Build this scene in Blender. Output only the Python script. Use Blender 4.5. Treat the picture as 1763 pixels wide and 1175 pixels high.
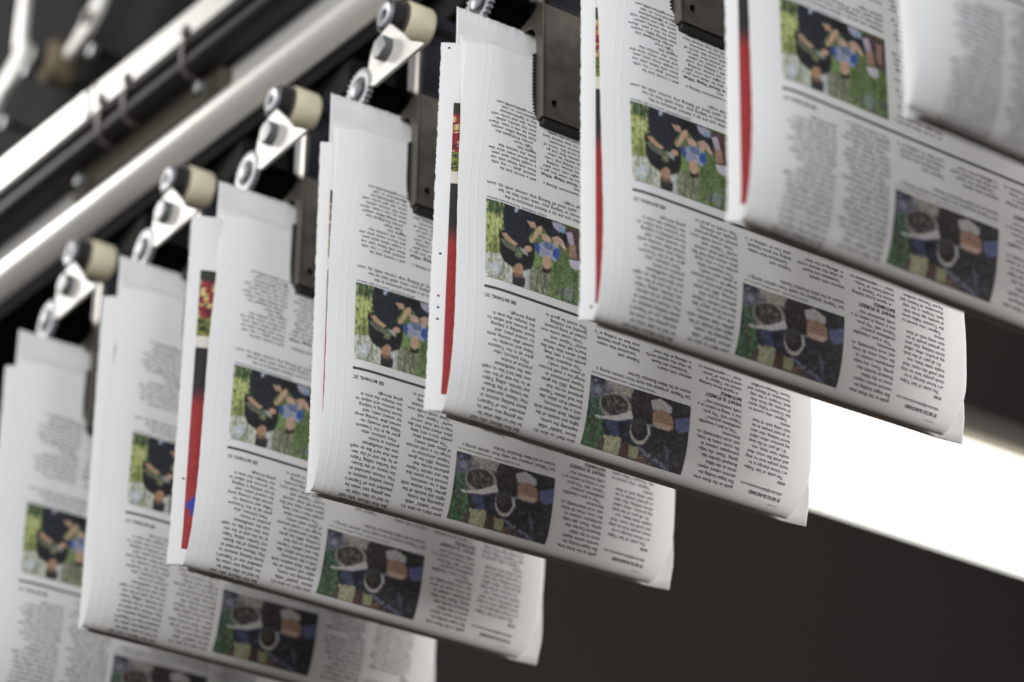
import bpy, bmesh, math, random
import numpy as np
from mathutils import Vector, Matrix

for ob in list(bpy.data.objects):
    bpy.data.objects.remove(ob)
random.seed(4)
rng = np.random.default_rng(7)
SC = bpy.context.scene
COL = SC.collection

# ------------------------------------------------------------------ camera, world, lights, exposure
EYE = Vector((0, 0, 1.5))
PITCH, ROLL, FPX = 0.52311, -0.01074, 5000.0
cam_data = bpy.data.cameras.new('camera')
cam = bpy.data.objects.new('camera', cam_data)
COL.objects.link(cam)
cam_data.sensor_width = 36.0
cam_data.lens = 36.0 * FPX / 1763.0
cam_data.clip_start = 0.05
cam.location = EYE
cam.rotation_mode = 'QUATERNION'
cam.rotation_quaternion = (Matrix.Rotation(math.pi / 2 + PITCH, 4, 'X') @ Matrix.Rotation(-ROLL, 4, 'Z')).to_quaternion()
cam_data.dof.use_dof = True
cam_data.dof.focus_distance = 1.775
cam_data.dof.aperture_fstop = 3.8
SC.camera = cam

world = bpy.data.worlds.new('pressroom_air')
SC.world = world
world.use_nodes = True
world.node_tree.nodes['Background'].inputs[0].default_value = (0.75, 0.8, 0.9, 1)
world.node_tree.nodes['Background'].inputs[1].default_value = 0.03

# conveyor frame: U along the sheets, N towards the reader, STEP from one gripper to the next
PSI = 0.5741
U = Vector((math.cos(PSI), math.sin(PSI), 0))
N = Vector((math.sin(PSI), -math.cos(PSI), 0))
Z = Vector((0, 0, 1))
STEP = Vector((0.08143, -0.09201, 0.00676))
O = Vector((-0.01564, 1.47784, 0.89251 - 0.08161)) + EYE      # fold line level of the newspaper in focus


def place(k, s, d, h):
    return O + float(k) * STEP + float(s) * U + float(d) * N + float(h) * Z


def area_lamp(name, loc, target, sx, sy, power, colour):
    ld = bpy.data.lights.new(name, 'AREA')
    ld.shape = 'RECTANGLE'
    ld.size, ld.size_y = sx, sy
    ld.energy = power
    ld.color = colour
    lo = bpy.data.objects.new(name, ld)
    COL.objects.link(lo)
    lo.location = loc
    lo.rotation_euler = (Vector(target) - Vector(loc)).to_track_quat('-Z', 'Y').to_euler()
    return lo


MID = place(0, 0.1, 0, 0.15)
area_lamp('side_window_light', MID - 2.2 * U + 1.25 * N + 0.4 * Z, MID - 0.05 * U + .2 * N, 1.4, 1.2, 60, (1.0, 0.98, 0.96))
area_lamp('hall_ceiling_light', MID + 2.5 * N + 1.2 * Z - 1.3 * U, MID, 2.2, 1.5, 30, (0.78, 0.88, 1.0))
area_lamp('front_right_fill_light', MID + 2.6 * N + 0.40 * Z + 2.1 * U, MID, 2.0, 1.4, 126, (1.0, 0.965, 0.94))  # unseen fill lamp, added to brighten the right side of the pages
area_lamp('rail_highlight_lamp', place(-6, .06, 0, .45) - 0.8 * U - 1.75 * N + 1.15 * Z, place(-6, .06, 0, .45), 0.9, 0.9, 60, (1.0, 0.98, 0.95))  # unseen lamp added to put a highlight on the metal rail

SC.view_settings.view_transform = 'Standard'
SC.view_settings.look = 'None'
SC.view_settings.gamma = 1.0
SC.view_settings.use_curve_mapping = False
SC.view_settings.exposure = 0.12


# ------------------------------------------------------------------ materials
def srgb(r, g, b):
    f = lambda c: (c / 255 / 12.92) if c / 255 <= 0.04045 else ((c / 255 + 0.055) / 1.055) ** 2.4
    return (f(r), f(g), f(b), 1)


def material(name, colour, rough=0.6, metal=0.0, noise=0.0, scale=40.0, bump=0.0, coat=0.0, spec=0.5):
    m = bpy.data.materials.new(name)
    m.use_nodes = True
    nt = m.node_tree
    b = nt.nodes['Principled BSDF']
    b.inputs['Base Color'].default_value = colour
    b.inputs['Roughness'].default_value = rough
    b.inputs['Metallic'].default_value = metal
    b.inputs['Coat Weight'].default_value = coat
    b.inputs['Specular IOR Level'].default_value = spec
    if noise or bump:
        tc = nt.nodes.new('ShaderNodeTexCoord')
        nz = nt.nodes.new('ShaderNodeTexNoise')
        nz.inputs['Scale'].default_value = scale
        nz.inputs['Detail'].default_value = 6
        nt.links.new(tc.outputs['Object'], nz.inputs['Vector'])
        if noise:
            mx = nt.nodes.new('ShaderNodeMix')
            mx.data_type = 'RGBA'
            mx.blend_type = 'MULTIPLY'
            mx.inputs[0].default_value = 1.0
            mr = nt.nodes.new('ShaderNodeMapRange')
            mr.inputs['To Min'].default_value = 1 - noise
            mr.inputs['To Max'].default_value = 1 + noise
            nt.links.new(nz.outputs['Fac'], mr.inputs['Value'])
            mx.inputs[6].default_value = colour
            nt.links.new(mr.outputs['Result'], mx.inputs[7])
            nt.links.new(mx.outputs[2], b.inputs['Base Color'])
        if bump:
            bp = nt.nodes.new('ShaderNodeBump')
            bp.inputs['Strength'].default_value = bump
            bp.inputs['Distance'].default_value = 0.001
            nt.links.new(nz.outputs['Fac'], bp.inputs['Height'])
            nt.links.new(bp.outputs['Normal'], b.inputs['Normal'])
    return m


def print_material(name):
    m = bpy.data.materials.new(name)
    m.use_nodes = True
    nt = m.node_tree
    b = nt.nodes['Principled BSDF']
    b.inputs['Roughness'].default_value = 0.75
    a = nt.nodes.new('ShaderNodeAttribute')
    a.attribute_name = 'ink'
    nt.links.new(a.outputs['Color'], b.inputs['Base Color'])
    return m


def paper_material(name, colour):
    m = material(name, colour, 0.85, 0, 0.05, 900)
    nt = m.node_tree
    b = nt.nodes['Principled BSDF']
    tr = nt.nodes.new('ShaderNodeBsdfTranslucent')
    tr.inputs['Color'].default_value = colour
    mix = nt.nodes.new('ShaderNodeMixShader')
    mix.inputs[0].default_value = 0.08
    nt.links.new(b.outputs[0], mix.inputs[1])
    nt.links.new(tr.outputs[0], mix.inputs[2])
    nt.links.new(mix.outputs[0], nt.nodes['Material Output'].inputs['Surface'])
    return m


M = dict(
    paper=paper_material('newsprint', srgb(219, 219, 219)),
    ink=material('black_ink', srgb(56, 54, 56), 0.7),
    colour_print=print_material('colour_print'),
    steel=material('worn_dark_steel', srgb(104, 98, 92), 0.45, 0.55, 0.75, 70, 0.3),
    edge_steel=material('bright_edge_steel', srgb(104, 98, 90), 0.35, 0.6, 0.25, 60),
    blue_black=material('blue_black_steel', srgb(30, 31, 37), 0.5, 0.2, 0.2, 40, spec=0.25),
    black=material('black_machine_paint', srgb(14, 13, 12), 0.8, 0.0, 0.3, 25, spec=0.12),
    black_rubber=material('black_rubber', srgb(26, 25, 24), 0.6, 0.0, 0.2, 60),
    shaded_nylon=material('shaded_nylon', srgb(120, 108, 86), 0.55, 0, .1, 40),  # nylon colour darkened for a roller that stands in shade
    cream=material('cream_nylon', srgb(200, 192, 166), 0.5, 0.0, 0.06, 50),
    white_steel=material('galvanised_plate', srgb(204, 201, 196), 0.45, 0.1, 0.08, 60),
    grey_steel=material('grey_gear_steel', srgb(146, 146, 152), 0.45, 0.3, 0.25, 120),
    dark_bolt=material('grey_bolt_steel', srgb(96, 98, 100), 0.45, 0.4, 0.2, 80),
    aluminium=material('aluminium_rail', srgb(236, 234, 230), 0.36, 0.5, 0.05, 12),
    bracket=material('olive_brown_bracket', srgb(66, 60, 50), 0.6, 0.1, 0.2, 30),
    cable=material('black_cable_sheath', srgb(32, 30, 29), 0.55, 0.0, 0.15, 50, spec=0.3),
    tie=material('grey_nylon_tie', srgb(82, 74, 70), 0.5),
    wall=material('dark_brown_wall', srgb(48, 44, 40), 0.85, 0.0, 0.35, 1.6),
    concrete=material('concrete_floor', srgb(96, 84, 74), 0.85, 0.0, 0.2, 3),
    ceiling=material('dark_ceiling_paint', srgb(46, 44, 43), 0.9, 0.0, 0.2, 2),
    frame=material('window_frame_paint', srgb(150, 140, 120), 0.5),
    brick=material('rust_panel', srgb(96, 60, 44), 0.8, 0, 0.3, 3),
)
glow = bpy.data.materials.new('daylight_pane')
glow.use_nodes = True
_b = glow.node_tree.nodes['Principled BSDF']
_b.inputs['Base Color'].default_value = (0.8, 0.8, 0.8, 1)
_b.inputs['Emission Color'].default_value = (1.0, 0.98, 0.93, 1)
_b.inputs['Emission Strength'].default_value = 5.5
M['pane'] = glow


# ------------------------------------------------------------------ mesh helpers
class MB:
    def __init__(self):
        self.v, self.f = [], []

    def add(self, vs, fs):
        n0 = len(self.v)
        self.v += [tuple(p) for p in vs]
        self.f += [tuple(i + n0 for i in f) for f in fs]
        return self

    def box(self, x0, x1, y0, y1, z0, z1):
        vs = [(x, y, z) for x in (x0, x1) for y in (y0, y1) for z in (z0, z1)]
        return self.add(vs, [(0, 1, 3, 2), (4, 6, 7, 5), (0, 4, 5, 1), (2, 3, 7, 6), (0, 2, 6, 4), (1, 5, 7, 3)])

    def tube(self, p0, p1, r0, r1=None, seg=24, caps=True):
        r1 = r0 if r1 is None else r1
        p0, p1 = Vector(p0), Vector(p1)
        ax = (p1 - p0).normalized()
        a = ax.orthogonal().normalized()
        b = ax.cross(a)
        vs = []
        for p, r in ((p0, r0), (p1, r1)):
            for i in range(seg):
                t = 2 * math.pi * i / seg
                vs.append(p + r * (math.cos(t) * a + math.sin(t) * b))
        fs = [(i, (i + 1) % seg, seg + (i + 1) % seg, seg + i) for i in range(seg)]
        if caps:
            fs += [tuple(range(seg))[::-1], tuple(range(seg, 2 * seg))]
        return self.add(vs, fs)

    def lathe(self, prof, seg=32):
        """prof: list of (x, r) rings about the local X axis through the origin"""
        vs, fs = [], []
        for x, r in prof:
            for i in range(seg):
                t = 2 * math.pi * i / seg
                vs.append((x, r * math.cos(t), r * math.sin(t)))
        for j in range(len(prof) - 1):
            for i in range(seg):
                i2 = (i + 1) % seg
                fs.append((j * seg + i, j * seg + i2, (j + 1) * seg + i2, (j + 1) * seg + i))
        return self.add(vs, fs)

    def prism(self, poly, x0, x1):
        """poly: list of (y, z) extruded along X"""
        k = len(poly)
        vs = [(x0, y, z) for y, z in poly] + [(x1, y, z) for y, z in poly]
        fs = [tuple(range(k))[::-1], tuple(range(k, 2 * k))]
        fs += [(i, (i + 1) % k, k + (i + 1) % k, k + i) for i in range(k)]
        return self.add(vs, fs)

    def moved(self, x, y, z):
        self.v = [(a + x, b + y, c + z) for a, b, c in self.v]
        return self

    def mesh(self, name):
        me = bpy.data.meshes.new(name)
        me.from_pydata(self.v, [], self.f)
        bm = bmesh.new()
        bm.from_mesh(me)
        bmesh.ops.recalc_face_normals(bm, faces=bm.faces)
        bm.to_mesh(me)
        bm.free()
        return me

    def build(self, name, mat, parent=None, smooth=False, bevel=0.0):
        return link(name, self.mesh(name), mat, parent, smooth, bevel)


def link(name, me, mat, parent=None, smooth=False, bevel=0.0):
    if mat is not None and not me.materials:
        me.materials.append(mat)
    o = bpy.data.objects.new(name, me)
    COL.objects.link(o)
    o.parent = parent
    if smooth:
        me.polygons.foreach_set('use_smooth', [True] * len(me.polygons))
    if bevel:
        md = o.modifiers.new('bevel', 'BEVEL')
        md.width = bevel
        md.segments = 2
        md.limit_method = 'ANGLE'
    return o


def smooth_by_angle(me, deg=35):
    me.polygons.foreach_set('use_smooth', [True] * len(me.polygons))
    bm = bmesh.new()
    bm.from_mesh(me)
    for e in bm.edges:
        if len(e.link_faces) == 2 and e.calc_face_angle(0) > math.radians(deg):
            e.smooth = False
    bm.to_mesh(me)
    bm.free()


def tag(o, label, category, group=None):
    o['label'] = label
    o['category'] = category
    if group:
        o['group'] = group
    return o


def empty(name, loc, quat=None):
    o = bpy.data.objects.new(name, None)
    COL.objects.link(o)
    o.empty_display_size = 0.02
    o.location = loc
    if quat is not None:
        o.rotation_mode = 'QUATERNION'
        o.rotation_quaternion = quat
    return o


def structure(o):
    o['kind'] = 'structure'
    return o


def copy_tree(o, parent=None):
    c = o.copy()
    COL.objects.link(c)
    c.parent = parent
    for ch in list(o.children):
        copy_tree(ch, c)
    return c


Q_LINE = Matrix.Rotation(PSI, 4, 'Z').to_quaternion()      # local x = U, local y = -N


# ------------------------------------------------------------------ the pressroom shell (box square to the sheets)
def wpt(s, d, z):
    p = O + s * U + d * N
    return Vector((p.x, p.y, z))


def slab(name, s0, s1, d0, d1, z0, z1, mat):
    mb = MB()
    c = wpt((s0 + s1) / 2, (d0 + d1) / 2, 0)
    mb.box(-(s1 - s0) / 2, (s1 - s0) / 2, -(d1 - d0) / 2, (d1 - d0) / 2, z0, z1)
    o = mb.build(name, mat)
    o.location = (c.x, c.y, 0)
    o.rotation_euler = (0, 0, PSI)
    return structure(o)


SL, SR, DB, DF, HT = -3.6, 4.6, -2.5, 4.0, 5.2
slab('floor', SL - .2, SR + .2, DB - .2, DF + .2, -0.1, 0, M['concrete'])
slab('ceiling', SL - .2, SR + .2, DB - .2, DF + .2, HT, HT + .1, M['ceiling'])
slab('wall_left', SL - .15, SL, DB - .15, DF + .15, 0, HT, M['wall'])
slab('wall_right', SR, SR + .15, DB - .15, DF + .15, 0, HT, M['wall'])
slab('wall_front', SL, SR, DF, DF + .15, 0, HT, M['wall'])
# rear wall with the long lit window band
W0, W1, WZ0, WZ1 = 1.15, 4.0, 3.952, 4.25
slab('wall_back', SL, SR, DB - .15, DB, 0, WZ0, M['wall'])
slab('wall_back', SL, SR, DB - .15, DB, WZ1, HT, M['wall'])
slab('wall_back', SL, W0, DB - .15, DB, WZ0, WZ1, M['wall'])
slab('wall_back', W1, SR, DB - .15, DB, WZ0, WZ1, M['wall'])
win = structure(empty('window_1', wpt(W0, DB - .08, WZ0), Q_LINE))
wl, wh = W1 - W0, WZ1 - WZ0
NP = 3
for i in range(NP):
    x0 = 0.02 + i * (wl - .02) / NP
    x1 = 0.02 + (i + 1) * (wl - .02) / NP - 0.02
    MB().box(x0, x1, 0.0, 0.008, 0.02, wh - .02).build('pane', M['pane'], win)
for z0 in (0.0, wh - .02):
    MB().box(0, wl, -.03, .02, z0, z0 + .02).build('window_rail', M['frame'], win)
for i in range(NP + 1):
    x0 = i * (wl - .02) / NP
    MB().box(x0, x0 + .02, -.03, .02, .02, wh - .02).build('mullion', M['frame'], win)


# ------------------------------------------------------------------ newspaper page geometry
B_, R_ = 0.0197, 0.080                      # bulge of the front leaf and height over which it folds under
_ph = np.linspace(0, math.pi / 2, 2000)
_hh = R_ * (1 - np.cos(_ph))                # ellipse: h(phi), d(phi)
_dd = B_ * (np.sin(_ph) - 1)
_arc = np.concatenate([[0], np.cumsum(np.hypot(np.diff(_hh), np.diff(_dd)))])
_a = R_ - (_arc[-1] - _arc)                 # page coordinate a equals h above the curl
A_BOT = float(_a[0])
SPAN = 0.264
S_L = -0.0175


def a_of_h(h):
    return h if h >= R_ else float(np.interp(h, _hh, _a))


def front_surface(s, a, off=0.0):
    """page coordinates -> local (x, y, z) of a newspaper; numpy arrays in, n x 3 out"""
    s = np.asarray(s, float)
    a = np.asarray(a, float)
    low = a < R_
    h = np.where(low, np.interp(a, _a, _hh), a)
    d = np.where(low, np.interp(a, _a, _dd), 0.0)
    ph = np.where(low, np.interp(a, _a, _ph), math.pi / 2)
    nd, nh = R_ * np.sin(ph), -B_ * np.cos(ph)
    ln = np.hypot(nd, nh)
    nd, nh = nd / ln, nh / ln
    w = np.clip(1 + d / B_, 0, 1)
    e = np.clip(0.014 - s, 0, None)
    d2 = d - 6.5 * e ** 2 * w
    t = np.clip((a - 0.150) / 0.115, 0, 1)
    tap = 0.010 * t * t * (3 - 2 * t)
    d2 = d2 - tap
    er = np.clip(s - 0.225, 0, None)
    d2 = d2 - 3.0 * er ** 2 * w
    x = s + 0.65 * tap + 0.0030 * t * t * np.clip(0.006 - s, 0, 0.024) / 0.024
    foot = np.clip(0.03 - h, 0, None) / 0.03
    x = x - 0.010 * foot ** 1.6 * np.clip((s - 0.205) / 0.04, 0, 1) ** 2
    for cs in (-0.0062, -0.0112):
        d2 = d2 + 0.00009 * np.exp(-((s - cs - 0.008 * t) / 0.0005) ** 2)
    d2 = d2 + 0.0005 * np.sin(s * 42 + 1.0) * np.sin(a * 30 + .5) * w
    slope = 13.0 * e * w - 6.0 * er * w                    # turn the normal with the edge curl
    return np.stack([x - 0.115 - off * slope * .9, -(d2 + off * nd), h + off * nh], -1)


def grid_mesh(name, ss, aa, fn, rag_top=0.0, rag_side=0.0, rag_bot=0.0):
    S2, A2 = np.meshgrid(ss, aa)
    if rag_top:
        A2[-1] += rag_top * rng.uniform(-1, 1, len(ss))
    if rag_bot:
        A2[0] += rag_bot * rng.uniform(0, 1, len(ss))
    if rag_side:
        S2[:, 0] += rag_side * rng.uniform(-1, 1, len(aa))
        S2[:, -1] += rag_side * rng.uniform(-1, 1, len(aa))
    P = fn(S2.ravel(), A2.ravel())
    nx, ny = len(ss), len(aa)
    idx = np.arange(nx * ny).reshape(ny, nx)
    q = np.stack([idx[:-1, :-1], idx[:-1, 1:], idx[1:, 1:], idx[1:, :-1]], -1).reshape(-1, 4)
    me = bpy.data.meshes.new(name)
    me.vertices.add(len(P))
    me.vertices.foreach_set('co', P.astype(np.float32).ravel())
    me.loops.add(q.size)
    me.loops.foreach_set('vertex_index', q.astype(np.int32).ravel())
    me.polygons.add(len(q))
    me.polygons.foreach_set('loop_start', np.arange(0, q.size, 4, dtype=np.int32))
    me.polygons.foreach_set('loop_total', np.full(len(q), 4, dtype=np.int32))
    me.update(calc_edges=True)
    me.polygons.foreach_set('use_smooth', [True] * len(q))
    return me


def thick(o, t):
    md = o.modifiers.new('thickness', 'SOLIDIFY')
    md.thickness = t
    md.offset = -1
    return o


def tri_mesh(name, P, T, colours=None):
    me = bpy.data.meshes.new(name)
    k = T.shape[1]
    me.vertices.add(len(P))
    me.vertices.foreach_set('co', P.astype(np.float32).ravel())
    me.loops.add(T.size)
    me.loops.foreach_set('vertex_index', T.astype(np.int32).ravel())
    me.polygons.add(len(T))
    me.polygons.foreach_set('loop_start', np.arange(0, T.size, k, dtype=np.int32))
    me.polygons.foreach_set('loop_total', np.full(len(T), k, dtype=np.int32))
    me.update(calc_edges=True)
    me.polygons.foreach_set('use_smooth', [True] * len(T))
    if colours is not None:
        at = me.color_attributes.new('ink', 'FLOAT_COLOR', 'POINT')
        at.data.foreach_set('color', colours.astype(np.float32).ravel())
    return me


# ------------------------------------------------------------------ lettering: glyph outlines, with slab serifs for the body type
_glyph = {}


def glyph(ch, serif, bold):
    key = (ch, serif, bold)
    if key in _glyph:
        return _glyph[key]

    def shape(txt):
        cu = bpy.data.curves.new('type', 'FONT')
        cu.body = txt
        cu.size = 1.0
        cu.resolution_u = 2
        cu.offset = 0.0 if ch in 'MWNmw' and not bold else 0.020 if bold else (0.004 if serif else 0.002)
        ob = bpy.data.objects.new('type', cu)
        me = ob.to_mesh()
        me.calc_loop_triangles()
        V = np.array([v.co[:2] for v in me.vertices]).reshape(-1, 2)
        T = np.array([t.vertices[:] for t in me.loop_triangles], int).reshape(-1, 3)
        ob.to_mesh_clear()
        bpy.data.objects.remove(ob)
        bpy.data.curves.remove(cu)
        return V, T

    V, T = shape(ch)
    w2, _ = shape('I' + ch + 'I')
    w1, _ = shape('II')
    adv = (w2[:, 0].max() - w1[:, 0].max()) if len(w2) else 0.3
    if ch == ' ':
        adv *= 1.35
    if serif and len(T):
        edges = {}
        for t in T:
            for i in range(3):
                e = tuple(sorted((t[i], t[(i + 1) % 3])))
                edges[e] = edges.get(e, 0) + 1
        ex_v, ex_t = [], []
        top = V[:, 1].max()
        bot = V[:, 1].min()
        for (i, j), c in edges.items():
            if c != 1:
                continue
            a, b = V[i], V[j]
            wdt = abs(a[0] - b[0])
            if abs(a[1] - b[1]) > 1e-3 or not 0.05 < wdt < 0.16 or ch in 'MWVAvwxyz.,:;!?-—\'"“”’‘':
                continue
            y = a[1]
            up = abs(y - top) < .02 or abs(y - 0.52) < .05
            dn = abs(y) < .02 or abs(y - bot) < .02
            if not (up or dn):
                continue
            x0, x1 = min(a[0], b[0]) - .055, max(a[0], b[0]) + .055
            if up and not dn:
                x1 = max(a[0], b[0]) + .005
            y0, y1 = (y, y + .045) if dn else (y - .045, y)
            n0 = len(V) + len(ex_v)
            ex_v += [(x0, y0), (x1, y0), (x1, y1), (x0, y1)]
            ex_t += [(n0, n0 + 1, n0 + 2), (n0, n0 + 2, n0 + 3)]
        if ex_v:
            V = np.vstack([V, ex_v])
            T = np.vstack([T, ex_t])
    _glyph[key] = (V, T, adv)
    return _glyph[key]


class Type:
    """collects text lines as triangles in page coordinates (s, a); the page hangs upside down"""

    def __init__(self):
        self.P, self.T, self.n = [], [], 0

    def width(self, txt, serif, bold):
        return sum(glyph(c, serif, bold)[2] for c in txt)

    def line(self, txt, s_start, a_mid, xh, xs=1.0, serif=True, bold=False, slant=0.0, fit=None, end=None):
        size = xh / 0.52
        if fit:
            xs = fit / (self.width(txt, serif, bold) * size)
        if end is not None:
            s_start = end + self.width(txt, serif, bold) * size * xs
        x = 0.0
        for c in txt:
            V, T, adv = glyph(c, serif, bold)
            if len(T):
                px = (V[:, 0] + slant * V[:, 1] + x) * size * xs
                py = V[:, 1] * size - xh / 2
                self.P.append(np.stack([s_start - px, a_mid - py], -1))
                self.T.append(T + self.n)
                self.n += len(V)
            x += adv
        return self

    def rect(self, s0, s1, a0, a1, cols=1):
        ss = np.linspace(s0, s1, cols + 1)
        V = np.array([(s, a0) for s in ss] + [(s, a1) for s in ss])
        T = []
        for i in range(cols):
            T += [(i, i + 1, cols + 2 + i), (i, cols + 2 + i, cols + 1 + i)]
        self.P.append(V)
        self.T.append(np.array(T) + self.n)
        self.n += len(V)
        return self

    def mesh(self, name, fn, off=0.00022):
        P = np.vstack(self.P)
        return tri_mesh(name, fn(P[:, 0], P[:, 1], off), np.vstack(self.T))


PITCH_A = 0.00351
ROW0 = 0.0757
COLS = [0.0346, 0.0724, 0.1114, 0.1505, 0.1893, 0.2280]     # where each column's lines begin (right in the picture)
XH = 0.00158


def column(ty, col, rows, row_first, base=ROW0, sign=-1, xs=None, slant=0.0):
    for j, txt in enumerate(rows):
        if not txt:
            continue
        ind = 0.0027 if txt.startswith('>') else 0.0
        txt = txt.lstrip('>')
        bold = txt.startswith('#')
        sl = 0.2 if txt.startswith('~') else slant
        txt = txt.lstrip('#~')
        if bold:
            ty.line(txt, COLS[col] - ind, base + sign * (row_first + j) * PITCH_A, XH * 1.12, XS * 1.02, False, True)
        else:
            ty.line(txt, COLS[col] - ind, base + sign * (row_first + j) * PITCH_A, XH, XS, True, False, sl)


ruler = Type()
XS = 0.0347 / (ruler.width("sion that he'd like to repli-", True, False) * XH / 0.52)

forest = Type()
column(forest, 0, ['going through.', 'the changes the area is', 'her process and adjust to', 'forest bathing is helping',
                   'for several years, said', 'turned after moving away', 'Valley and recently re-', 'grew up in the Treasure',
                   '>Mary Johnson, who', 'practice at home.', 'cate the mindfulness', "sion that he'd like to repli-",
                   'er by the end of the ses-', 'ical Garden, telling Telpn-', 'the beauty of the Botan-', 'May. Hixson marveled at',
                   'forest bathing sessions in', "attended one of Telpner's", 'was getting into when he', 'he had no idea what he',
                   'like Ron Hixson, who said', 'walks have drawn people', '>Your tea, her some'], 2)
column(forest, 1, ["'This would be good to", '(people) are thinking,', 'instead of being present,', '>"With social media now,',
                   'world," Telpner said.', "they've left their normal", 'place where they feel like', 'people into a very deep',
                   '>"The sequence takes', 'of plants each week.)', 'forage for a small amount', 'Telpner permission to',
                   'morning. (IBG has given', 'gathered on-site that', 'lilac and calmint Telpner', 'brewed from plants like',
                   'with a tea ceremony,', 'garden. Each session ends', 'sights and sounds of the', 'inspecting the scents,',
                   'almost "painful" while', "pace that's so slow it's"], 0)
column(forest, 2, ['your feet or walking at "a', 'feeling the grass beneath', '>Sometimes that means', 'Telpner said.'], 0)
column(forest, 3, ['is offering at the time,"', 'on what the natural world', '>"Invitations are based', 'interact with nature.'], 0)
column(forest, 4, ['tions" — opportunities to', 'several hours of "invita-', 'session for Telpner is', '>A typical forest bathing',
                   '#BATHING?', '#WHAT IS FOREST'], 0)
column(forest, 4, ['really intentional way."', 'tice is being in nature in a', 'Telpner said. "My prac-', 'mindfulness practice,"',
                   '>"This is just a beautiful', 'themselves.', 'and, most importantly, to', 'the roses, irises, fir trees',
                   'participants connect to', 'spring. There, she helps', 'Botanical Garden this', 'ences in the Idaho',
                   'mersive nature experi-', 'She began leading im-', 'guide in the Boise area.'], 6.4)
column(forest, 5, ['Forest Therapy-certified', 'Association of Nature and', 'land, Oregon, is the only', 'al months ago from Ash-',
                   'the Treasure Valley sever-', '>Telpner, who moved to', 'senses.', 'ture using each of their', 'to ground people in na-',
                   'forest bathing, that aims', 'ing practice, often called', ">It's all part of the heal-", 'maybe taste them, too.',
                   'and smell the roses. And', 'teach people how to stop', "er's forest therapy is to", '>The point of Sari Telpn-'], 0)
forest.line('BOISE', COLS[5], a_of_h(0.0168), XH * .8, XS, True, True)
forest.line('nblanchard@idahostatesman.com', COLS[5], a_of_h(0.0102), XH * .85, fit=0.034, serif=True, slant=.2)
forest.line('BY NICOLE BLANCHARD', COLS[5], a_of_h(0.0068), XH * 1.0, fit=0.0265, serif=True, bold=True)
forest.rect(0.2185, 0.2282, a_of_h(0.0030), a_of_h(0.0030) + 0.0002)
forest.line('SEE BATHING, 2C', 0.0210, 0.0763, XH * 1.05, fit=0.0215, serif=False, bold=True)

caption = Type()
caption.line('session at the Idaho Botanical Garden.', 0.1502, 0.0550, XH * 1.1, fit=0.0475, serif=False)
caption.line('Sari Telpner prepares tea made from calmint during a', 0.1502, 0.0514, XH * 1.1, fit=0.0700, serif=False)
caption.line('NICOLE BLANCHARD  nblanchard@idahostatesman.com', 0, 0.0482, XH * .62, fit=0.0465, serif=False, end=0.0770)
credit = Type()
credit.line('JORDAN RODRIGUEZ  Special to the Idaho Statesman', 0, 0.1452, XH * .68, fit=0.0425, serif=False, end=0.0)
deck = Type()
for txt, aa, en in (('Whether you are on a diehard adventure in the', .1490, .0123), ('wilderness or helping your niece catch bass on her', .1525, .0075),
                    ("pole, each kind of fishing trip comes with its own", .1560, 0.0), ('special magic.', .1594, .0545)):
    deck.line(txt, 0.0726, aa, XH * 1.16, fit=0.0726 - en, serif=False)

fishing = Type()
G_ROWS = ['and a movie. Just be', 'warned, guys — my wife', 'Anna only fishes with me', 'a couple times each year,', 'and almost every time she',
          'does, she catches the', 'biggest fish.', '>Tight lines!', '>~Jordan Rodriguez has', '~been fishing Idaho waters', '~since he was a teen. Share',
          '~your fish stories, adven-', '~tures, tips and tricks with', '~him at tightlinesboise', '~@gmail.com or visit', '~www.tightlines208.com.']
H_ROWS = ['love tournament fishing a', 'lot, too.', '#The Good Hang: What', 'do you do when you get a', 'free night with your pals?', 'For my money, nothing',
          'beats a fishing trip. Load', 'up on snacks, let jokes', 'and stories flow and go', 'catch some fish. Some of', 'my favorite memories',
          'with my best friends have', 'been out on the water', '', '', '']
column(fishing, 0, G_ROWS, 0, 0.1689, 1)
column(fishing, 1, H_ROWS, 0, 0.1689, 1)
for j, t in ((13, 'to'), (14, 'so'), (15, 'er')):
    fishing.line(t, 0, 0.1689 + j * PITCH_A, XH, XS, end=0.0388)
I_ROWS = H_ROWS[3:12] + G_ROWS[:7]
column(fishing, 2, I_ROWS + H_ROWS[5:12] + G_ROWS[1:6] + H_ROWS[3:8], 0, 0.0905, 1)
for j in range(16):                                        # tops of a display line mostly hidden behind the next newspaper
    x = 0.1395 + j * 0.0024 + random.uniform(-.0003, .0003)
    fishing.rect(x, x + 0.0007, 0.0985 - random.choice((0, 0, .0008, .0016)), 0.104)

rule = Type()
rule.rect(-0.0008, 0.2282, 0.0814, 0.0830, 60)


# ------------------------------------------------------------------ the two printed photographs (ink colours on a fine grid)
def lin(c):
    c = np.asarray(c, float) / 255.0
    return np.where(c <= 0.04045, c / 12.92, ((c + 0.055) / 1.055) ** 2.4)


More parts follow.
